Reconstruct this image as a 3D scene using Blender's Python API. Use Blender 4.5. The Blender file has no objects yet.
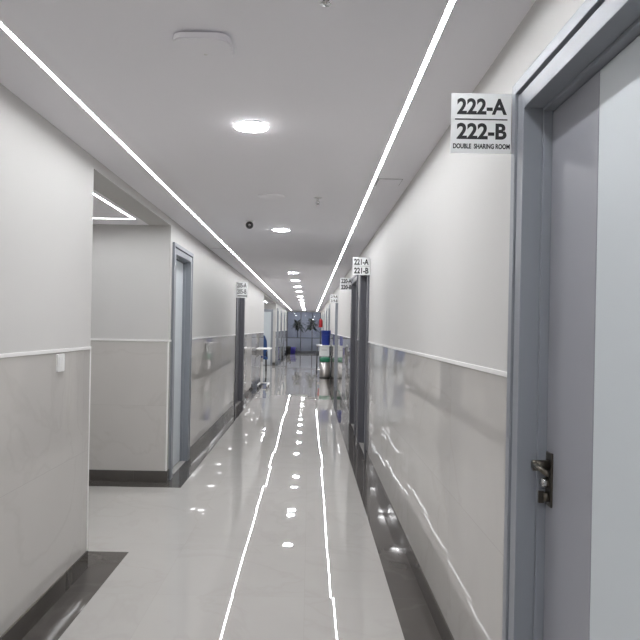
import bpy, bmesh, math, random
from mathutils import Vector, Matrix
random.seed(4)
sc = bpy.context.scene
COL = sc.collection
PI = math.pi
# ------------------------------------------------------------------ dimensions (metres)
XL, XR = -1.298, 0.657          # corridor faces of the two walls
ZC = 2.44                       # ceiling
ZS = 2.375                      # ceiling of the side passages
ZD = 1.309                      # top of the tiled dado
ZB = 0.105                      # skirting height
Y0, Y1 = -3.0, 37.0
A0, A1 = 3.80, 5.92             # near side passage
B0, B1 = 18.2, 24.6             # far side passage
XS = -4.6                       # where the side passages end
EYE = 1.45

# ------------------------------------------------------------------ materials
def srgb(*c):
    f = lambda v: (v/12.92 if v <= .04045 else ((v+.055)/1.055)**2.4)
    return tuple(f(v/255) for v in c) + (1,)
class N:
    def __init__(s, name):
        s.m = bpy.data.materials.new(name); s.m.use_nodes = True
        s.t = s.m.node_tree; s.b = s.t.nodes['Principled BSDF']
    def n(s, typ, **kw):
        x = s.t.nodes.new(typ)
        for k, v in kw.items(): setattr(x, k, v)
        return x
    def l(s, a, b): s.t.links.new(a, b)
    def math(s, op, a, b=None, c=None):
        x = s.n('ShaderNodeMath', operation=op)
        for i, v in enumerate((a, b, c)):
            if v is None: continue
            if isinstance(v, (int, float)): x.inputs[i].default_value = v
            else: s.l(v, x.inputs[i])
        return x.outputs[0]
    def mix(s, fac, a, b):
        x = s.n('ShaderNodeMix', data_type='RGBA')
        for sock, v in ((x.inputs[0], fac), (x.inputs[6], a), (x.inputs[7], b)):
            if isinstance(v, (int, float, tuple)): sock.default_value = v
            else: s.l(v, sock)
        return x.outputs[2]
def simple(name, col, rough=.5, metal=0, noise=.06, nscale=8, spec=.5, coat=0):
    k = N(name)
    tc = k.n('ShaderNodeTexCoord'); nz = k.n('ShaderNodeTexNoise')
    nz.inputs['Scale'].default_value = nscale; nz.inputs['Detail'].default_value = 3
    k.l(tc.outputs['Object'], nz.inputs['Vector'])
    d = tuple(v*(1-noise) for v in col[:3]) + (1,); e = tuple(min(1, v*(1+noise)) for v in col[:3]) + (1,)
    k.l(k.mix(nz.outputs['Fac'], d, e), k.b.inputs['Base Color'])
    k.b.inputs['Roughness'].default_value = rough; k.b.inputs['Metallic'].default_value = metal
    k.b.inputs['Specular IOR Level'].default_value = spec
    k.b.inputs['Coat Weight'].default_value = coat
    return k.m
def emit(name, col, strength):
    k = N(name)
    k.b.inputs['Base Color'].default_value = (.8, .8, .8, 1)
    k.b.inputs['Emission Color'].default_value = col
    k.b.inputs['Emission Strength'].default_value = strength
    return k.m
def tiles(name, col, col2, vein, floor, su, sv, ov, tilt, rough, wave=.02, joint=.10):
    """polished vitrified tiles, each laid a hair out of level so that its reflection shifts"""
    k = N(name)
    geo = k.n('ShaderNodeNewGeometry'); tc = k.n('ShaderNodeTexCoord'); sep = k.n('ShaderNodeSeparateXYZ')
    k.l(tc.outputs['Object'], sep.inputs[0])
    if floor: u, v = sep.outputs[0], sep.outputs[1]
    else: u, v = k.math('ADD', sep.outputs[0], sep.outputs[1]), sep.outputs[2]
    u = k.math('DIVIDE', u, su); v = k.math('DIVIDE', k.math('SUBTRACT', v, ov), sv)
    cb = k.n('ShaderNodeCombineXYZ'); k.l(k.math('FLOOR', u), cb.inputs[0]); k.l(k.math('FLOOR', v), cb.inputs[1])
    wn = k.n('ShaderNodeTexWhiteNoise', noise_dimensions='3D'); k.l(cb.outputs[0], wn.inputs['Vector'])
    # colour: soft clouds, thin veins, a slight shade per tile
    va = k.n('ShaderNodeVectorMath', operation='MULTIPLY_ADD'); k.l(wn.outputs['Color'], va.inputs[0])
    va.inputs[1].default_value = (7, 7, 7); k.l(tc.outputs['Object'], va.inputs[2])
    n1 = k.n('ShaderNodeTexNoise'); n1.inputs['Scale'].default_value = 1.6; n1.inputs['Detail'].default_value = 4
    n1.inputs['Distortion'].default_value = 1.2
    k.l(va.outputs[0], n1.inputs['Vector'])
    base = k.mix(n1.outputs['Fac'], col, col2)
    n2 = k.n('ShaderNodeTexNoise'); n2.inputs['Scale'].default_value = 1.1; n2.inputs['Detail'].default_value = 5
    n2.inputs['Distortion'].default_value = .8
    k.l(va.outputs[0], n2.inputs['Vector'])
    dv = k.math('ABSOLUTE', k.math('SUBTRACT', n2.outputs['Fac'], .5))
    vm = k.n('ShaderNodeMapRange'); vm.inputs[1].default_value = 0; vm.inputs[2].default_value = .02
    vm.inputs[3].default_value = .22; vm.inputs[4].default_value = 0
    k.l(dv, vm.inputs[0])
    base = k.mix(vm.outputs[0], base, vein)
    fu = k.math('ABSOLUTE', k.math('SUBTRACT', k.math('FRACT', u), .5)); fv = k.math('ABSOLUTE', k.math('SUBTRACT', k.math('FRACT', v), .5))
    ju = k.math('GREATER_THAN', fu, .5-.0012/su); jv = k.math('GREATER_THAN', fv, .5-.0012/sv)
    j = k.math('MULTIPLY', k.math('MAXIMUM', ju, jv), joint)
    base = k.mix(j, base, (.15, .14, .13, 1))
    k.l(base, k.b.inputs['Base Color'])
    # lay of each tile
    off = k.n('ShaderNodeVectorMath', operation='SUBTRACT'); k.l(wn.outputs['Color'], off.inputs[0]); off.inputs[1].default_value = (.5, .5, .5)
    scl = k.n('ShaderNodeVectorMath', operation='MULTIPLY_ADD'); k.l(off.outputs[0], scl.inputs[0])
    scl.inputs[1].default_value = (tilt,)*3; k.l(geo.outputs['Normal'], scl.inputs[2])
    # gentle waviness of the polish
    n3 = k.n('ShaderNodeTexNoise'); n3.inputs['Scale'].default_value = 2.6; n3.inputs['Detail'].default_value = 1
    k.l(va.outputs[0], n3.inputs['Vector'])
    o3 = k.n('ShaderNodeVectorMath', operation='SUBTRACT'); k.l(n3.outputs['Color'], o3.inputs[0]); o3.inputs[1].default_value = (.5, .5, .5)
    s3 = k.n('ShaderNodeVectorMath', operation='MULTIPLY_ADD'); k.l(o3.outputs[0], s3.inputs[0])
    s3.inputs[1].default_value = (wave,)*3; k.l(scl.outputs[0], s3.inputs[2])
    nm = k.n('ShaderNodeVectorMath', operation='NORMALIZE'); k.l(s3.outputs[0], nm.inputs[0])
    k.l(nm.outputs[0], k.b.inputs['Normal'])
    k.b.inputs['Roughness'].default_value = rough
    k.b.inputs['IOR'].default_value = 1.5
    return k.m

M = {}
M['paint'] = simple('wall_paint', (.56, .552, .54, 1), .75, noise=.02, nscale=2, spec=.25)
M['ceil'] = simple('ceiling_paint', (.94, .93, .965, 1), .85, noise=.02, nscale=1.5, spec=.2)
M['tile'] = tiles('wall_tile', (.49, .472, .45, 1), (.54, .522, .50, 1), (.40, .375, .35, 1), False, 1.2, .602, ZB, .016, .015, .003, .2)
M['floor'] = tiles('floor_tile', (.41, .395, .375, 1), (.455, .44, .42, 1), (.36, .34, .32, 1), True, .8, .8, .25, .011, .02, .006, .12)
M['granite'] = tiles('dark_granite', (.066, .060, .055, 1), (.092, .084, .077, 1), (.14, .13, .12, 1), True, .8, .8, .25, .016, .05, .012, .4)
M['trim'] = simple('white_trim', (.82, .81, .80, 1), .4, noise=.02)
M['frame'] = simple('grey_frame_paint', srgb(132, 136, 143), .38, noise=.03, nscale=5)
M['stile'] = simple('grey_door_laminate', srgb(144, 145, 152), .42, noise=.02, nscale=3)
M['panel'] = simple('pale_door_laminate', srgb(200, 206, 210), .45, noise=.015, nscale=3)
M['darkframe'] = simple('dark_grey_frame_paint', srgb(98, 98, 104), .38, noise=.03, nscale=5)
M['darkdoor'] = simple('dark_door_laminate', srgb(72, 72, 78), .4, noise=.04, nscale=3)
M['black'] = simple('black_metal', (.02, .02, .02, 1), .3)
M['bronze'] = simple('dark_bronze', (.10, .09, .075, 1), .28, metal=.9)
M['steel'] = simple('brushed_steel', (.48, .46, .45, 1), .28, metal=.9, nscale=40)
M['chrome'] = simple('chrome', (.6, .6, .6, 1), .12, metal=1)
M['white'] = simple('white_plastic', (.78, .78, .78, 1), .4, noise=.02)
M['sign'] = simple('sign_acrylic', (.80, .81, .81, 1), .3, noise=.02)
M['ink'] = simple('sign_ink', (.012, .012, .014, 1), .6)
M['blue'] = simple('blue_plastic', (.012, .035, .26, 1), .4)
M['blue2'] = simple('blue_cloth', (.022, .065, .20, 1), .7)
M['purple'] = simple('indigo_plastic', (.045, .035, .32, 1), .4)
M['green'] = simple('green_plastic', (.015, .16, .085, 1), .45)
M['red'] = simple('red_paint', (.42, .015, .02, 1), .35)
M['rubber'] = simple('black_rubber', (.018, .018, .018, 1), .7)
M['gap'] = simple('shadow_gap_grey', (.09, .09, .095, 1), .6)
M['leaf'] = simple('dark_leaf', (.02, .045, .022, 1), .55, noise=.3, nscale=12)
M['pot'] = simple('dark_pot', (.03, .03, .035, 1), .5)
M['lobby'] = simple('blue_grey_paint', (.24, .255, .30, 1), .5, noise=.15, nscale=1.2)
M['alu'] = simple('dark_aluminium', (.10, .105, .12, 1), .35, metal=.4)
M['strip'] = emit('led_diffuser', (.965, .98, 1, 1), 72)
M['strip_dim'] = emit('led_diffuser_dim', (.965, .98, 1, 1), 56)
M['lamp'] = emit('downlight_diffuser', (.985, .985, 1, 1), 175)
g = N('glass'); g.b.inputs['Base Color'].default_value = (.80, .84, .92, 1); g.b.inputs['Transmission Weight'].default_value = 1
g.b.inputs['Roughness'].default_value = .0; g.b.inputs['IOR'].default_value = 1.45; M['glass'] = g.m
g = N('frosted_glass'); g.b.inputs['Base Color'].default_value = (.78, .83, .95, 1); g.b.inputs['Transmission Weight'].default_value = .9
g.b.inputs['Roughness'].default_value = .45; g.b.inputs['IOR'].default_value = 1.45; M['frosted'] = g.m

# ------------------------------------------------------------------ mesh helpers
class MB:
    """collects shapes into one mesh"""
    def __init__(s): s.bm = bmesh.new(); s.mats = []
    def mi(s, m):
        if m not in s.mats: s.mats.append(m)
        return s.mats.index(m)
    def box(s, a, b, m, bev=0):
        x0, y0, z0 = [min(p, q) for p, q in zip(a, b)]; x1, y1, z1 = [max(p, q) for p, q in zip(a, b)]
        t = bmesh.new()
        v = [t.verts.new(p) for p in ((x0,y0,z0),(x1,y0,z0),(x1,y1,z0),(x0,y1,z0),(x0,y0,z1),(x1,y0,z1),(x1,y1,z1),(x0,y1,z1))]
        for f in ((3,2,1,0),(4,5,6,7),(0,1,5,4),(1,2,6,5),(2,3,7,6),(3,0,4,7)): t.faces.new([v[i] for i in f])
        if bev: bmesh.ops.bevel(t, geom=t.edges[:], offset=bev, segments=2, profile=.6, affect='EDGES')
        s.add(t, m); return s
    def add(s, t, m, smooth=False):
        i = s.mi(m); mp = {v: s.bm.verts.new(v.co) for v in t.verts}
        for f in t.faces:
            try: n = s.bm.faces.new([mp[v] for v in f.verts])
            except ValueError: continue
            n.material_index = i; n.smooth = smooth
        t.free()
    def lathe(s, prof, c, m, seg=28, axis='Z', smooth=True):
        """prof: (radius, height) pairs from bottom to top around c"""
        t = bmesh.new(); rings = []
        def P(r, h, a):
            p = (r*math.cos(a), r*math.sin(a), h)
            if axis == 'X': p = (p[2], p[0], p[1])
            if axis == 'Y': p = (p[0], p[2], p[1])
            return (c[0]+p[0], c[1]+p[1], c[2]+p[2])
        for r, h in prof: rings.append([t.verts.new(P(max(r, 1e-5), h, 2*PI*k/seg)) for k in range(seg)])
        for A, B in zip(rings, rings[1:]):
            for k in range(seg): t.faces.new((A[k], A[(k+1) % seg], B[(k+1) % seg], B[k]))
        t.faces.new(rings[0][::-1]); t.faces.new(rings[-1])
        bmesh.ops.recalc_face_normals(t, faces=t.faces[:])
        s.add(t, m, smooth); return s
    def tube(s, pts, r, m, seg=10):
        t = bmesh.new(); rings = []
        pts = [Vector(p) for p in pts]
        for i, p in enumerate(pts):
            d = (pts[min(i+1, len(pts)-1)] - pts[max(i-1, 0)]).normalized()
            up = Vector((0, 0, 1)) if abs(d.z) < .9 else Vector((0, 1, 0))
            u = d.cross(up).normalized(); w = d.cross(u)
            rings.append([t.verts.new(p + u*(r*math.cos(2*PI*k/seg)) + w*(r*math.sin(2*PI*k/seg))) for k in range(seg)])
        for A, B in zip(rings, rings[1:]):
            for k in range(seg): t.faces.new((A[k], A[(k+1) % seg], B[(k+1) % seg], B[k]))
        t.faces.new(rings[0][::-1]); t.faces.new(rings[-1])
        bmesh.ops.recalc_face_normals(t, faces=t.faces[:])
        s.add(t, m, True); return s
    def prism(s, outline, a, b, m, axis='Z', smooth=False):
        t = bmesh.new()
        def P(p, h):
            return {'Z': (p[0], p[1], h), 'Y': (p[0], h, p[1]), 'X': (h, p[0], p[1])}[axis]
        lo = [t.verts.new(P(p, a)) for p in outline]; hi = [t.verts.new(P(p, b)) for p in outline]
        n = len(lo)
        for k in range(n): t.faces.new((lo[k], lo[(k+1) % n], hi[(k+1) % n], hi[k]))
        t.faces.new(lo[::-1]); t.faces.new(hi)
        bmesh.ops.recalc_face_normals(t, faces=t.faces[:])
        s.add(t, m, smooth); return s
    def build(s, name, parent=None, origin=None):
        me = bpy.data.meshes.new(name); s.bm.normal_update(); s.bm.to_mesh(me); s.bm.free()
        for m in s.mats: me.materials.append(M[m])
        o = bpy.data.objects.new(name, me); COL.objects.link(o)
        if parent is not None:
            o.parent = parent; o.location = -Vector(parent['_o']) if '_o' in parent else (0, 0, 0)
        return o
def tag(o, label=None, cat=None, group=None, kind=None):
    for k, v in (('label', label), ('category', cat), ('group', group), ('kind', kind)):
        if v: o[k] = v
    return o
def thing(name, loc, label, cat, group=None, kind=None):
    o = bpy.data.objects.new(name, None); COL.objects.link(o); o.location = loc
    o.empty_display_size = .1
    return tag(o, label, cat, group, kind)
def copy_tree(o, loc, label=None, rotz=None):
    r = o.copy(); COL.objects.link(r); r.location = loc
    if label: r['label'] = label
    if rotz is not None: r.rotation_euler = (0, 0, rotz)
    for ch in o.children:
        c = ch.copy(); COL.objects.link(c); c.parent = r
        for gch in ch.children:
            d = gch.copy(); COL.objects.link(d); d.parent = c
    return r
def rrect(w, h, r, n=6, cx=0, cy=0):
    out = []
    for sx, sy, a in ((1, 1, 0), (-1, 1, 90), (-1, -1, 180), (1, -1, 270)):
        for k in range(n+1):
            t = math.radians(a + 90*k/n)
            out.append((cx + sx*(w/2-r) + r*math.cos(t), cy + sy*(h/2-r) + r*math.sin(t)))
    return out
def struct(mb, name, parent=None):
    o = mb.build(name, parent); o['kind'] = 'structure'; return o

# ------------------------------------------------------------------ the shell
T = .20
doorsR = [(1.0, 2.05), (7.10, 8.28), (8.72, 9.90), (14.9, 16.0), (20.6, 21.8), (24.0, 25.1), (28.2, 29.3), (32.4, 33.5)]
doorsL1 = []
doorsL2 = [(6.0, 6.97), (11.25, 12.6)]
doorsL3 = [(25.4, 26.5), (28.6, 29.7), (32.2, 33.3)]
ZF = 2.235
def wall_y(mb, X, out, y0, y1, doors, z1=ZC):
    """a wall along y with its visible face at X, thickness towards out (+1/-1)"""
    a, b = X, X + out*T
    y = y0
    for d0, d1 in doors + [(y1, y1)]:
        mb.box((a, y, 0), (b, d0, ZD), 'tile'); mb.box((a, y, ZD), (b, d0, z1), 'paint')
        if d1 > d0: mb.box((a, d0, ZF), (b, d1, z1), 'paint')
        y = d1
def wall_x(mb, Y, out, x0, x1, z1=ZC):
    mb.box((x0, Y, 0), (x1, Y + out*T, ZD), 'tile'); mb.box((x0, Y, ZD), (x1, Y + out*T, z1), 'paint')
def runs(y0, y1, doors):
    r = []; y = y0
    for d0, d1 in doors + [(y1, y1)]:
        if d0 > y: r.append((y, d0))
        y = d1
    return r

w = MB(); wall_y(w, XR, 1, Y0, Y1, doorsR); struct(w, 'wall_right')
w = MB(); wall_y(w, XL, -1, Y0, A0, []); wall_x(w, A0, -1, XS, XL-T); struct(w, 'wall_left_near')
w = MB(); wall_y(w, XL, -1, A1, B0, doorsL2); wall_x(w, A1, 1, XS, XL-T); wall_x(w, B0, -1, XS, XL-T); struct(w, 'wall_left_middle')
w = MB(); wall_y(w, XL, -1, B1, Y1, doorsL3); wall_x(w, B1, 1, XS, XL-T); struct(w, 'wall_left_far')
w = MB(); w.box((XL, A0, ZS), (XL-T, A1, ZC), 'paint'); w.box((XL, B0, ZS), (XL-T, B1, ZC), 'paint'); struct(w, 'wall_left_header')
w = MB(); wall_x(w, Y0, -1, XL-T, XR+T); struct(w, 'wall_back')
w = MB(); wall_y(w, XS, -1, A0-T, A1+T, []); struct(w, 'wall_passage_near')
w = MB(); wall_y(w, XS, -1, B0-T, B1+T, []); struct(w, 'wall_passage_far')
f = MB(); f.box((XS-T, Y0-T, -.1), (XR+3.2, 43.2, 0), 'floor'); struct(f, 'floor')
c = MB(); c.box((XL-.001, Y0, ZC), (XR+.001, Y1, ZC+.1), 'ceil'); struct(c, 'ceiling')
c = MB(); c.box((XS, A0, ZS), (XL-T, A1, ZS+.06), 'ceil'); struct(c, 'ceiling_near_passage'); c = MB(); c.box((XS, B0, ZS), (XL-T, B1, ZS+.06), 'ceil'); struct(c, 'ceiling_far_passage')

# skirtings, floor border, dado strips
def skirt(name, X, s, rs):
    b = MB()
    for y0, y1 in rs: b.box((X, y0, 0), (X + s*.009, y1, ZB), 'granite')
    return struct(b, name)
skirt('baseboard_right', XR, -1, runs(Y0, Y1, doorsR))
skirt('baseboard_left_near', XL, 1, [(Y0, A0)])
skirt('baseboard_left_middle', XL, 1, runs(A1, B0, doorsL2))
skirt('baseboard_left_far', XL, 1, runs(B1, Y1, doorsL3))
b = MB(); b.box((XS, A1, 0), (XL+.009, A1-.009, ZB), 'granite', .0015); struct(b, 'baseboard_passage_near')
b = MB(); b.box((XS, B1, 0), (XL+.009, B1-.009, ZB), 'granite', .0015); struct(b, 'baseboard_passage_far')
BW = .172
b = MB(); b.box((XR-BW-.012, Y0, 0), (XR, Y1, .002), 'granite'); struct(b, 'trim_1')
b = MB(); b.box((XL, Y0, 0), (XL+BW, A0+.28, .002), 'granite'); b.box((XS, A0, 0), (XL, A0+.28, .002), 'granite'); struct(b, 'trim_2')
b = MB(); b.box((XL, A1-.19, 0), (XL+BW, B0+.1, .002), 'granite'); b.box((XS, A1-.19, 0), (XL, A1, .002), 'granite'); struct(b, 'trim_3')
b = MB(); b.box((XL, B1-.2, 0), (XL+BW, Y1, .002), 'granite'); b.box((XS, B1-.2, 0), (XL, B1, .002), 'granite'); struct(b, 'trim_4')
def dado(name, X, s, rs):
    b = MB()
    for y0, y1 in rs: b.box((X, y0, ZD-.009), (X + s*.006, y1, ZD+.009), 'trim', .002)
    return b
b = dado('trim_5', XR, -1, runs(Y0, Y1, doorsR)); struct(b, 'trim_5')
b = dado('', XL, 1, [(Y0, A0)]); b.box((XL-.002, A0-.004, ZB), (XL+.004, A0+.003, ZD), 'trim'); struct(b, 'trim_6')
b = dado('', XL, 1, runs(A1, B0, doorsL2)); b.box((XS, A1, ZD-.009), (XL+.006, A1-.006, ZD+.009), 'trim', .002)
b.box((XL-.010, A1-.003, ZB), (XL+.004, A1+.004, ZD), 'trim'); struct(b, 'trim_7')
b = dado('', XL, 1, runs(B1, Y1, doorsL3)); struct(b, 'trim_8')

# ------------------------------------------------------------------ doors
def door(n, X, out, y0, y1, label, stile=None, dark=False, handle=None):
    """out: +1 recess towards +x. stile: width of the grey strip at the far edge. handle: y of a lever set"""
    root = thing(f'door_{n}', (X, (y0+y1)/2, 0), label, 'door', kind='structure')
    root['_o'] = (X, (y0+y1)/2, 0)
    R = .066
    fr = MB(); FM = 'darkframe' if dark else 'frame'
    def U(i0, i1, xa, xb, m, bev=.002):
        # a border between insets i0 and i1 from the outer edge of the frame
        fr.box((X+out*xa, y0+i0, 0), (X+out*xb, y0+i1, ZF-i0), m, bev)
        fr.box((X+out*xa, y1-i1, 0), (X+out*xb, y1-i0, ZF-i0), m, bev)
        fr.box((X+out*xa, y0+i1, ZF-i1), (X+out*xb, y1-i1, ZF-i0), m, bev)
    U(.0, .036, -.022, T, FM); U(.036, .049, .006, T, 'gap', 0); U(.049, .103, -.018, R+.055, FM); U(.103, .115, .040, R+.055, FM)
    fr.build('door_frame', root)
    a, b2 = y0+.117, y1-.117; xa, xb = X+out*R, X+out*(R+.045)
    if stile:
        l = MB(); l.box((xa, a, .008), (xb, b2-stile-.003, ZF-.118), 'panel', .002); l.build('door_panel', root)
        l = MB(); l.box((xa, b2-stile, .008), (xb, b2, ZF-.118), 'stile', .002); o = l.build('door_stile', root)
        o['label'] = 'dark grey vertical strip of the door'
    else:
        l = MB(); l.box((xa, a, .008), (xb, b2, ZF-.118), 'darkdoor' if dark else 'panel', .003); l.build('door_panel', root)
    if handle:
        h = MB(); yy = handle
        h.box((xa-out*.006, yy-.026, .935), (xa, yy+.020, 1.095), 'bronze', .003)
        o = h.build('handle_plate', root); o['label'] = 'dark bronze handle plate'
        lv = MB()
        lv.lathe([(.016, -.052), (.016, -.006)], (0, 0, 0), 'bronze', 16, 'X')
        lv.bm.verts.ensure_lookup_table()
        bmesh.ops.translate(lv.bm, verts=lv.bm.verts[:], vec=(xa, yy, 1.055))
        lv.tube([(xa-.046, yy, 1.055), (xa-.048, yy-.03, 1.057), (xa-.048, yy-.11, 1.053)], .008, 'bronze')
        o = lv.build('lever_handle', root); o['label'] = 'dark bronze lever'
        kn = MB(); kn.lathe([(.013, -.026), (.015, -.022), (.015, -.004)], (xa, yy, 1.005), 'chrome', 16, 'X')
        o = kn.build('lock_cylinder', root); o['label'] = 'polished lock cylinder'
        tn = MB(); tn.lathe([(.014, -.02), (.016, -.003)], (xa, yy, .962), 'bronze', 16, 'X')
        tn.box((xa-.034, yy-.005, .944), (xa-.018, yy+.005, .980), 'bronze', .002)
        tn.build('thumb_turn', root)
    return root
door(1, XR, 1, *doorsR[0], 'grey and pale two-tone door nearest the camera, with a bronze lever', stile=.31, handle=2.05-.117-.03)
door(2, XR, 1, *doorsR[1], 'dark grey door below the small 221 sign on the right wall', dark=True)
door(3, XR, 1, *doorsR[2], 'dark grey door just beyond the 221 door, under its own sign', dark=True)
door(4, XR, 1, *doorsR[3], 'grey framed pale door on the right wall before the steel bin')
door(5, XR, 1, *doorsR[4], 'pale door behind the blue bucket on the trolley')
door(6, XR, 1, *doorsR[5], 'distant pale door on the right wall beyond the trolley')
door(7, XR, 1, *doorsR[6], 'distant pale door between trolley and red extinguisher')
door(8, XR, 1, *doorsR[7], 'pale door beside the red fire extinguisher')
door(9, XL, -1, *doorsL2[0], 'pale door in a grey frame by the side passage corner')
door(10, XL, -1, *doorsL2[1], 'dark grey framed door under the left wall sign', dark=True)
door(11, XL, -1, *doorsL3[0], 'first far door on the left beyond the blue chair')
door(12, XL, -1, *doorsL3[1], 'second far door on the left beyond the blue chair')
door(13, XL, -1, *doorsL3[2], 'left door closest to the glass end wall')
# door facing the camera in the far side passage
root = thing('door_14', (-1.95, B1, 0), 'pale door in the far side passage, facing the camera', 'door', kind='structure'); root['_o'] = (-1.95, B1, 0)
m_ = MB()
m_.box((-2.5, B1-.03, 0), (-2.42, B1, 2.15), 'frame', .003); m_.box((-1.48, B1-.03, 0), (-1.40, B1, 2.15), 'frame', .003); m_.box((-2.42, B1-.03, 2.05), (-1.48, B1, 2.15), 'frame', .003)
m_.build('door_frame', root)
m_ = MB(); m_.box((-2.418, B1-.02, .01), (-1.482, B1-.001, 2.048), 'panel', .003); m_.build('door_panel', root)

# ------------------------------------------------------------------ ceiling lights
LIP = .0044
def strip(name, pts_boxes, label, z, mat='strip'):
    cx, cy = (pts_boxes[0][0]+pts_boxes[0][2])/2, (pts_boxes[0][1]+pts_boxes[0][3])/2
    root = thing(name, (cx, cy, z), label, 'strip light', 'recessed LED strips'); 
    h = MB(); e = MB()
    for q in pts_boxes:
        x0, y0, x1, y1 = q[0]-cx, q[1]-cy, q[2]-cx, q[3]-cy
        h.box((x0-.002, y0-.002, -.0015), (x1+.002, y1+.002, 0), 'white')
        if y1-y0 > x1-x0:
            h.box((x0-.002, y0, -LIP), (x0, y1, -.0015), 'white'); h.box((x1, y0, -LIP), (x1+.002, y1, -.0015), 'white')
        else:
            h.box((x0, y0-.002, -LIP), (x1, y0, -.0015), 'white'); h.box((x0, y1, -LIP), (x1, y1+.002, -.0015), 'white')
        e.box((x0, y0, -.0024), (x1, y1, -.0016), mat)
    h.build('profile', root); e.build('diffuser', root)
    return root
SW = .0085
sl, sr = -1.041, .409
strip('ceiling_strip_light', [(sl-SW, Y0+.05, sl+SW, Y1-.6)], 'long white LED strip in the ceiling nearer the left wall', ZC)
strip('ceiling_strip_light', [(sr-SW, Y0+.05, sr+SW, Y1-.6)], 'long white LED strip in the ceiling nearer the right wall', ZC)
def loop(x0, x1, y0, y1): return [(x0-SW, y0, x0+SW, y1), (x1-SW, y0, x1+SW, y1), (x0-SW, y0-2*SW, x1+SW, y0), (x0-SW, y1, x1+SW, y1+2*SW)]
strip('ceiling_strip_light', loop(-4.2, -1.545, A0+.36, A1-.36), 'bent white LED strip in the near side passage ceiling', ZS, 'strip_dim')
strip('ceiling_strip_light', loop(-4.2, -1.60, B0+.5, B1-.6), 'bent white LED strip in the far side passage ceiling', ZS, 'strip_dim')

def downlight(loc, label):
    root = thing('downlight', loc, label, 'ceiling light', 'round ceiling downlights')
    r = MB(); r.lathe([(.081, -.0066), (.084, -.004), (.085, 0)], (0, 0, 0), 'white', 32); r.build('trim_ring', root)
    e = MB(); e.lathe([(.02, -.0128), (.05, -.0118), (.070, -.0098), (.079, -.0078), (.0815, -.0068)], (0, 0, 0), 'lamp', 32); e.build('diffuser', root)
    return root
DY = [3.15, 6.46, 11.45, 13.35, 15.3, 17.3, 20.0, 22.4, 24.8, 27.2, 29.6, 32.0, 34.4]
words = ['first', 'second', 'third', 'fourth', 'fifth', 'sixth', 'seventh', 'eighth', 'ninth', 'tenth', 'eleventh', 'twelfth', 'last']
d0 = downlight((-.305, DY[0], ZC), 'large-looking round white downlight, the nearest on the ceiling')
for k, y in enumerate(DY[1:], 1):
    lab = 'round downlight just beyond the black dome camera' if k == 1 else f'{words[k]} round white downlight along the ceiling, counted from the near end'
    copy_tree(d0, (-.305, y, ZC), lab)
copy_tree(d0, (-.305, -.16, ZC), 'unseen round downlight added behind the photographer for more light')  # this and the next are added out of view to brighten the near ceiling
copy_tree(d0, (-.305, -2.3, ZC), 'unseen round downlight added by the near end wall for more light')

# ------------------------------------------------------------------ things on the ceiling
root = thing('access_point', (-.385, 2.235, ZC), 'white rounded square unit on the ceiling before the first downlight', 'access point')
m_ = MB(); m_.prism(rrect(.15, .15, .03), -.008, 0, 'gap', 'Z'); m_.build('mount', root)
m_ = MB(); m_.prism(rrect(.195, .195, .045), -.026, -.008, 'ceil', 'Z'); m_.prism(rrect(.185, .185, .042), -.029, -.026, 'ceil', 'Z'); m_.build('cover', root)
m_ = MB(); m_.lathe([(.006, -.0300), (.007, -.029)], (0, .03, 0), 'trim', 12); m_.build('status_lamp', root)

root = thing('dome_camera', (-.575, 5.95, ZC), 'small black dome camera hanging from the ceiling', 'security camera')
m_ = MB(); m_.lathe([(.030, -.010), (.040, -.004), (.041, 0)], (0, 0, 0), 'white', 24); m_.build('mount', root)
m_ = MB(); m_.lathe([(.036*math.sin(a), -.042-.036*math.cos(a)) for a in [PI*k/12 for k in range(13)]], (0, 0, 0), 'black', 24); m_.build('camera_ball', root)
m_ = MB(); m_.lathe([(.011, -.0385), (.013, -.030)], (.004, 0, -.048), 'chrome', 16, 'Y'); m_.build('lens', root)

def sprinkler(loc, label):
    root = thing('ceiling_sprinkler', loc, label, 'sprinkler', 'pendent ceiling sprinklers')
    m_ = MB(); m_.lathe([(.022, -.008), (.030, -.003), (.031, 0)], (0, 0, 0), 'white', 20); m_.build('escutcheon', root)
    m_ = MB(); m_.lathe([(.008, -.028), (.010, -.008)], (0, 0, 0), 'chrome', 12)
    m_.tube([(-.008, 0, -.026), (-.013, 0, -.036), (-.004, 0, -.048)], .0025, 'chrome', 6); m_.tube([(.008, 0, -.026), (.013, 0, -.036), (.004, 0, -.048)], .0025, 'chrome', 6)
    m_.lathe([(.006, -.053), (.006, -.046)], (0, 0, 0), 'chrome', 10); m_.build('head', root)
    m_ = MB(); m_.lathe([(.0155, -.0555), (.0155, -.0535)], (0, 0, 0), 'chrome', 16); m_.build('deflector', root)
    return root
s0 = sprinkler((.03, 1.845, ZC), 'small ceiling sprinkler at the top edge of the view')
copy_tree(s0, (.045, 4.85, ZC), 'small ceiling sprinkler beside the round speaker cover')
root = thing('ceiling_speaker', (-.306, 4.83, ZC), 'faint flat white round speaker cover between the first two downlights', 'speaker')
m_ = MB(); m_.lathe([(.098, -.006), (.103, -.003), (.104, 0)], (0, 0, 0), 'ceil', 40); m_.build('rim', root)
m_ = MB(); m_.lathe([(.09, -.0045), (.093, -.003)], (0, 0, -.0025), 'ceil', 40); m_.build('grille', root)
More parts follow.
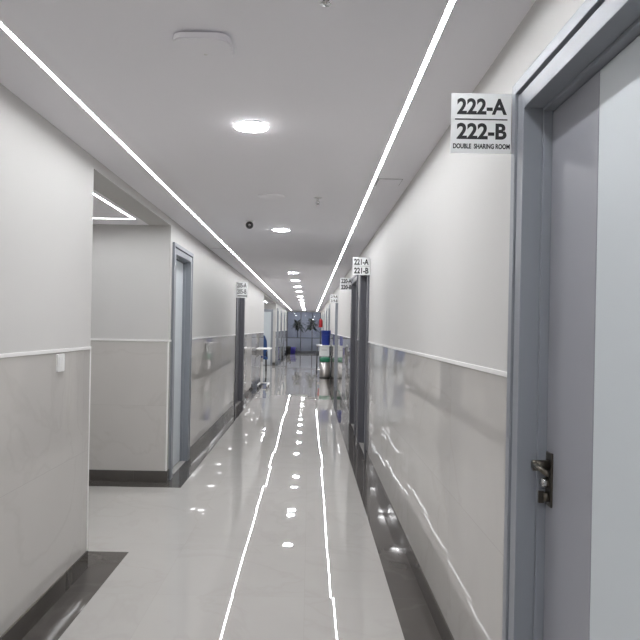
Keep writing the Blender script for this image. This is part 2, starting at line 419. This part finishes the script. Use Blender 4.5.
def hatch(loc, w_, d_, label):
    root = thing('ceiling_hatch', loc, label, 'access panel', 'flush ceiling access panels')
    m_ = MB()
    for a, b_ in (((-w_/2, -d_/2), (w_/2, -d_/2+.004)), ((-w_/2, d_/2-.004), (w_/2, d_/2)), ((-w_/2, -d_/2), (-w_/2+.004, d_/2)), ((w_/2-.004, -d_/2), (w_/2, d_/2))):
        m_.box((a[0], a[1], -.0012), (b_[0], b_[1], 0), 'gap')
    m_.build('joint', root)
    m_ = MB(); m_.box((-w_/2+.004, -d_/2+.004, -.005), (w_/2-.004, d_/2-.004, 0), 'ceil'); m_.build('panel', root)
hatch((.515, 4.3, ZC), .16, .2, 'flush ceiling access panel between the strip light and the right wall')
hatch((-1.17, 8.2, ZC), .20, .2, 'flush ceiling access panel between the strip light and the left wall')

# ------------------------------------------------------------------ room signs (flag boards standing out from the wall)
def text_mesh(txt, width, height, cx, base, y, parent, bold=.0):
    cu = bpy.data.curves.new('t', 'FONT'); cu.body = txt; cu.size = 1; cu.offset = bold; cu.extrude = 0; cu.resolution_u = 5
    o = bpy.data.objects.new('t', cu); COL.objects.link(o); bpy.context.view_layer.update()
    me = bpy.data.meshes.new_from_object(o.evaluated_get(bpy.context.evaluated_depsgraph_get()))
    bpy.data.objects.remove(o); bpy.data.curves.remove(cu)
    xs = [v.co.x for v in me.vertices]; ys = [v.co.y for v in me.vertices]
    x0, x1, y0, y1 = min(xs), max(xs), min(ys), max(ys)
    out = [(cx - width/2 + (v.co.x-x0)/(x1-x0)*width, y, base + (v.co.y-y0)/(y1-y0)*height) for v in me.vertices]
    polys = [list(p.vertices) for p in me.polygons]; bpy.data.meshes.remove(me)
    return out, polys
def sign(x, y, zc, w_, h_, rows, side, label):
    """rows: (text, width, cap height, centre x, base z) from the board centre; side: which way the wall is"""
    root = thing('room_sign', (x, y, zc), label, 'sign', 'room number signs')
    m_ = MB(); m_.box((-w_/2, -.002, -h_/2), (w_/2, .002, h_/2), 'sign', .0006); m_.build('board', root)
    m_ = MB(); m_.box((side*w_/2 if abs(y-2.054) > .01 else XR-x, .002, -h_*.35), (side*(w_/2-.012), .008, h_*.35), 'steel'); m_.build('bracket', root)
    L = MB(); i = L.mi('ink')
    for r in rows:
        if r[0] == '_': L.box((r[3]-r[1]/2, -.0032, r[4]), (r[3]+r[1]/2, -.0021, r[4]+r[2]), 'ink'); continue
        pts, polys = text_mesh(r[0], r[1], r[2], r[3], r[4], -.0027, root, r[5])
        vs = [L.bm.verts.new(p) for p in pts]
        for p in polys:
            try: fc = L.bm.faces.new([vs[q] for q in p]); fc.material_index = i
            except ValueError: pass
    L.build('lettering', root)
    return root
WS, HS = .193, .192
def rows2(a, b, small=True):
    if small: return [(a, .160, .052, .002, .028, .034), ('_', .168, .0035, 0, .0105), (b, .160, .052, .002, -.0515, .034), ('DOUBLE  SHARING ROOM', .182, .0165, .002, -.082, .04)]
    return [(a, .16, .066, 0, .014, .034), ('_', .18, .003, 0, -.001), (b, .16, .066, 0, -.082, .034)]
XW = XR - WS/2 - .001
sign(XR-.0225-WS/2, 2.054, 2.117, WS, HS, rows2('222-A', '222-B'), 1, 'large nearest room sign reading 222-A and 222-B double sharing room')
sign(XW, 7.06, 2.145, WS, HS, rows2('221-A', '221-B', False), 1, 'small square sign reading 221-A and 221-B over the dark right doors')
sign(XW, 9.915, 2.145, WS, HS, rows2('220-A', '220-B', False), 1, 'room sign partly behind the 221 sign, reading 220-A and 220-B')
sign(XW, 14.86, 2.145, WS, HS, rows2('219-A', '219-B', False), 1, 'faint distant room sign over the right door before the steel bin')
sign(XL + .1, 11.22, 2.10, .2, .28, [('205-A', .16, .08, .0, .04, .012), ('205-B', .16, .08, 0, -.07, .012), ('_', .17, .016, .01, -.115)], -1, 'tall room sign standing out from the left wall above a dark door')

# light switch on the tiled dado
root = thing('wall_switch', (XL, 3.335, 1.246), 'small white switch plate on the grey tiles of the near left wall', 'switch')
m_ = MB(); m_.prism(rrect(.09, .092, .008, 4), 0, .009, 'white', 'X'); m_.build('plate', root)
m_ = MB(); m_.box((.009, -.03, -.03), (.012, -.002, .03), 'white', .001); m_.build('rocker', root)
m_ = MB(); m_.box((.009, .002, -.03), (.012, .03, .03), 'white', .001); m_.build('rocker', root)

# ------------------------------------------------------------------ furniture by the right wall
def castor(mb, x, y, r=.03):
    mb.lathe([(r*.6, -.012), (r, -.009), (r, .009), (r*.6, .012)], (x, y, r+.002), 'rubber', 16, 'X')
    mb.box((x-.014, y-.012, r+.004), (x+.014, y+.012, r*2+.022), 'steel')
TX, TY = .432, 19.40
root = thing('trolley', (TX, TY, 0), 'steel legged white topped trolley under the blue bucket', 'trolley')
HX, HY, ZT = .205, .42, .95
m_ = MB(); m_.box((-HX, -HY, ZT-.03), (HX, HY, ZT), 'white', .008); m_.build('tabletop', root)
for sx in (-1, 1):
    for sy in (-1, 1):
        m_ = MB(); m_.tube([(sx*(HX-.016), sy*(HY-.03), .075), (sx*(HX-.016), sy*(HY-.03), ZT-.03)], .016, 'pot'); lg = m_.build('leg', root)
        m_ = MB(); castor(m_, sx*(HX-.02), sy*(HY-.03)); m_.build('castor', lg)
m_ = MB(); m_.box((-HX+.01, -HY+.02, .2), (HX-.01, HY-.02, .22), 'steel', .003); m_.build('shelf', root)
m_ = MB(); m_.box((-HX+.085, -HY+.04, .62), (HX-.005, HY-.04, ZT-.0305), 'white', .006); dr = m_.build('drawer_box', root)
m_ = MB(); m_.box((-.06, -HY+.028, .80), (.10, -HY+.04, .82), 'steel', .002); m_.build('handle', dr)
BX, BY = .498, 19.15
root = thing('bucket', (BX, BY, ZT), 'bright blue plastic bucket standing on the white trolley', 'bucket')
m_ = MB(); m_.lathe([(.115, 0), (.118, .01), (.141, .42), (.148, .425), (.148, .44), (.137, .44), (.137, .43), (.114, .02), (.01, .015)], (0, 0, 0), 'blue', 36); m_.build('body', root)
m_ = MB(); m_.tube([(.148*math.cos(a), -.02-.01*math.sin(a), .40-.10*math.sin(a)) for a in [PI*k/14 for k in range(15)]], .004, 'blue', 8)
bmesh.ops.translate(m_.bm, verts=m_.bm.verts[:], vec=(0, -.0, 0)); 
for v in m_.bm.verts: v.co.y = v.co.y - .135*max(0, (.40-v.co.z)/.10)
m_.build('bail_handle', root)
root = thing('pedal_bin', (.475, 18.76, 0), 'round steel bin with green lid in front of the trolley', 'bin')
m_ = MB(); m_.lathe([(.150, .02), (.152, .03), (.152, .50), (.148, .50)], (0, 0, 0), 'steel', 36); m_.build('body', root)
m_ = MB(); m_.lathe([(.156, 0), (.158, .004), (.158, .03), (.15, .032)], (0, 0, 0), 'rubber', 36); m_.build('base', root)
m_ = MB(); m_.lathe([(.159, .475), (.160, .48), (.160, .56), (.150, .59), (.08, .61), (.0, .615)], (0, 0, 0), 'green', 36); m_.build('lid', root)
m_ = MB(); m_.box((-.03, -.20, .012), (.03, -.14, .024), 'rubber', .003); m_.build('pedal', root)
root = thing('fire_extinguisher', (XR-.1105, 31.2, 1.5), 'red fire extinguisher hanging on the far right wall', 'extinguisher')
m_ = MB(); m_.lathe([(.07, 0), (.075, .01), (.075, .27), (.06, .31), (.025, .335), (.022, .36)], (0, 0, 0), 'red', 24); m_.build('cylinder', root)
m_ = MB(); m_.box((-.015, -.05, .36), (.015, .02, .40), 'black', .003); m_.tube([(0, -.04, .385), (-.05, -.07, .36), (-.07, -.08, .25), (-.06, -.08, .1)], .01, 'black', 8); m_.build('valve_and_hose', root)
m_ = MB(); m_.box((.07, -.03, .15), (.0852, .03, .19), 'steel'); m_.build('bracket', root); root.scale = (1.3, 1.3, 1.2)

# ------------------------------------------------------------------ furniture by the left wall
OX, OY = -1.09, 15.5
root = thing('overbed_table', (OX, OY, 0), 'white topped wheeled overbed table along the left wall', 'table')
m_ = MB(); m_.prism(rrect(.34, .80, .04), .925, .948, 'white', 'Z'); m_.build('tabletop', root)
m_ = MB(); m_.box((-.10, .30, .09), (-.04, .36, .60), 'white', .006); m_.box((-.092, .308, .60), (-.048, .352, .90), 'steel', .004); col_ = m_.build('column', root)
m_ = MB(); m_.lathe([(.02, -.03), (.024, -.025), (.024, 0)], (-.07, .30, .72), 'blue', 16, 'Y'); o = m_.build('knob', col_); o['label'] = 'blue height knob'
m_ = MB(); m_.box((-.12, -.25, .90), (-.02, .38, .925), 'steel', .003); m_.build('top_support', root)
m_ = MB(); m_.box((-.13, .30, .065), (.13, .36, .09), 'white', .004); m_.box((-.13, -.36, .065), (-.09, .30, .09), 'white', .004); m_.box((.09, -.36, .065), (.13, .30, .09), 'white', .004); m_.build('base_frame', root)
for sx, sy in ((-.11, -.34), (.11, -.34), (-.11, .33), (.11, .33)):
    m_ = MB(); castor(m_, sx, sy, .022); m_.build('castor', root)
root = thing('chair', (-1.62, 21.2, 0), 'blue high-backed chair in the far side passage behind the table', 'chair')
m_ = MB(); m_.prism(rrect(.50, .48, .06), .40, .48, 'blue2', 'Z'); m_.build('seat', root)
m_ = MB(); m_.prism([(-.24, .45), (.24, .45), (.20, 1.0), (.13, 1.18), (-.13, 1.18), (-.20, 1.0)], .19, .25, 'blue2', 'Y'); m_.build('backrest', root)
for sx in (-1, 1):
    for sy in (-1, 1):
        m_ = MB(); m_.tube([(sx*.21, sy*.20, 0), (sx*.20, sy*.19, .40)], .016, 'black', 8); m_.build('leg', root)
    m_ = MB(); m_.box((sx*.23-.02, -.2, .62), (sx*.23+.02, .19, .65), 'black', .005); m_.box((sx*.23-.015, -.19, .44), (sx*.23+.015, -.16, .62), 'black'); m_.build('armrest', root)

# ------------------------------------------------------------------ glass end of the corridor and the dim lobby beyond
root = thing('window_1', (0, Y1, 0), 'dark glazed partition closing the far end of the corridor', 'glass partition', kind='structure'); root['_o'] = (0, Y1, 0)
m_ = MB()
m_.box((XL, Y1-.05, ZC-.06), (XR, Y1, ZC), 'trim'); m_.box((XL, Y1-.05, 0), (XR, Y1, .14), 'alu')
xs = [XL+.025, -.50, .16, XR-.025]
for x in xs: m_.box((x-.022, Y1-.05, .14), (x+.022, Y1, ZC-.06), 'alu')
m_.box((XL, Y1-.045, .86), (XR, Y1-.005, .90), 'alu')
m_.build('window_frame', root)
for a, b_ in zip(xs, xs[1:]):
    for z0, z1 in ((.14, .86), (.90, ZC-.06)):
        m_ = MB(); m_.box((a+.022, Y1-.03, z0), (b_-.022, Y1-.022, z1), 'glass' if z0 > .5 else 'frosted'); m_.build('pane', root)
w = MB()
w.box((-2.6, 42, 0), (2.6, 42.2, 3), 'lobby'); w.box((-2.8, Y1, 0), (-2.6, 42.2, 3), 'lobby'); w.box((2.6, Y1, 0), (2.8, 42.2, 3), 'lobby')
w.box((-2.6, Y1, 0), (XL-T, Y1+.1, 3), 'lobby'); w.box((XR+T, Y1, 0), (2.6, Y1+.1, 3), 'lobby'); w.box((XL-T, Y1, ZC+.1), (XR+T, Y1+.1, 3), 'lobby'); struct(w, 'wall_lobby')
c = MB(); c.box((-2.8, Y1, 3), (2.8, 42.2, 3.1), 'lobby'); struct(c, 'ceiling_lobby')
def plant(x, y, h, n, label, seed):
    rnd = random.Random(seed)
    root = thing('potted_plant', (x, y, 0), label, 'plant', 'potted plants beyond the glass')
    m_ = MB(); m_.lathe([(.16, 0), (.21, .42), (.225, .43), (.225, .47), (.20, .47)], (0, 0, 0), 'pot', 24); m_.build('pot', root)
    m_ = MB(); m_.tube([(0, 0, .46), (.02, .01, .9), (-.01, 0, h-.3)], .022, 'pot', 8); m_.build('stem', root)
    m_ = MB()
    for k in range(n):
        a = rnd.uniform(0, 2*PI); e = rnd.uniform(-.5, 1.0); L = rnd.uniform(.28, .55)
        o = Vector((rnd.uniform(-.05, .05), rnd.uniform(-.05, .05), h-.35+rnd.uniform(-.18, .22)))
        d = Vector((math.cos(a)*math.cos(e), math.sin(a)*math.cos(e), math.sin(e))); s_ = d.cross(Vector((0, 0, 1))).normalized(); up = s_.cross(d)
        t = bmesh.new(); prev = None
        for q in range(6):
            f_ = q/5; wd = .085*math.sin(PI*min(.97, f_*.93+.05)); p = o + d*(L*f_) - Vector((0, 0, .12*f_*f_))
            cur = [t.verts.new(p - s_*wd + up*.012), t.verts.new(p), t.verts.new(p + s_*wd + up*.012)]
            if prev:
                t.faces.new((prev[0], prev[1], cur[1], cur[0])); t.faces.new((prev[1], prev[2], cur[2], cur[1]))
            prev = cur
        m_.add(t, 'leaf', True)
    m_.build('foliage', root)
def lobby_fill(x, label):  # lamp put in to brighten the lobby behind the glass
    root = thing('lobby_fill_lamp', (x, 40.2, 3), label, 'ceiling light', 'fill lamps added in the lobby beyond the glass')
    m_ = MB(); m_.lathe([(.17, -.03), (.18, -.02), (.18, 0)], (0, 0, 0), 'white', 28); m_.build('housing', root)
    m_ = MB(); m_.lathe([(.10, -.05), (.155, -.042), (.165, -.0305)], (0, 0, 0), 'lamp', 28); m_.build('diffuser', root)
lobby_fill(-1.0, 'added round lamp brightening the lobby beyond the glass, the one nearer the left wall')
lobby_fill(1.0, 'added round lamp brightening the lobby beyond the glass, the one nearer the right wall')
plant(-.72, 38.2, 1.95, 60, 'dark leafy potted plant behind the glass on the left', 1)
plant(.15, 38.4, 1.95, 60, 'dark leafy potted plant behind the glass on the right', 2)
root = thing('tub', (-.99, 35.9, 0), 'indigo plastic tub on the floor before the glass end', 'tub')
m_ = MB(); 
t = bmesh.new()
rings = [[t.verts.new((p[0]*k, p[1]*k, z)) for p in rrect(.5, .4, .07)] for k, z in ((.86, 0), (1, .34), (1.05, .35), (1.05, .37), (.97, .37), (.83, .02))]
for A, B in zip(rings, rings[1:]):
    for k in range(len(A)): t.faces.new((A[k], A[(k+1) % len(A)], B[(k+1) % len(A)], B[k]))
t.faces.new(rings[0][::-1]); t.faces.new(rings[-1]); bmesh.ops.recalc_face_normals(t, faces=t.faces[:])
m_.add(t, 'purple', True); m_.build('body', root)
for sx in (-1, 1):
    m_ = MB(); m_.tube([(sx*.245, -.08, .30), (sx*.30, -.06, .31), (sx*.30, .06, .31), (sx*.245, .08, .30)], .01, 'purple', 8); m_.build('handle', root)
root = thing('waste_bin', (-1.135, 35.2, 0), 'low black bin against the far left wall beside the indigo tub', 'bin')
m_ = MB(); m_.lathe([(.115, 0), (.14, .36), (.147, .365), (.147, .38), (.135, .38), (.11, .02)], (0, 0, 0), 'rubber', 24); m_.build('body', root)
m_ = MB(); m_.lathe([(.149, .381), (.149, .395), (.10, .43), (0, .44)], (0, 0, 0), 'rubber', 24); m_.build('lid', root)

for o in bpy.data.objects:
    if '_o' in o: del o['_o']
# ------------------------------------------------------------------ camera, world, view
wd = bpy.data.worlds.new('world'); sc.world = wd; wd.use_nodes = True
wd.node_tree.nodes['Background'].inputs[0].default_value = (.02, .02, .022, 1)
cam = bpy.data.cameras.new('camera'); co = bpy.data.objects.new('camera', cam); COL.objects.link(co)
co.location = (0, 0, EYE); co.rotation_euler = (PI/2, -.0187, 0)
cam.lens = 36; cam.sensor_width = 36; cam.shift_x = .0165; cam.shift_y = .0128; cam.clip_start = .05; cam.clip_end = 200
sc.camera = co
sc.view_settings.view_transform = 'Standard'; sc.view_settings.look = 'None'; sc.view_settings.gamma = 1
sc.view_settings.use_curve_mapping = False; sc.view_settings.exposure = .02
sc.cycles.max_bounces = 16; sc.cycles.diffuse_bounces = 10; sc.cycles.glossy_bounces = 6
sc.cycles.use_denoising = True; sc.cycles.sample_clamp_indirect = 4
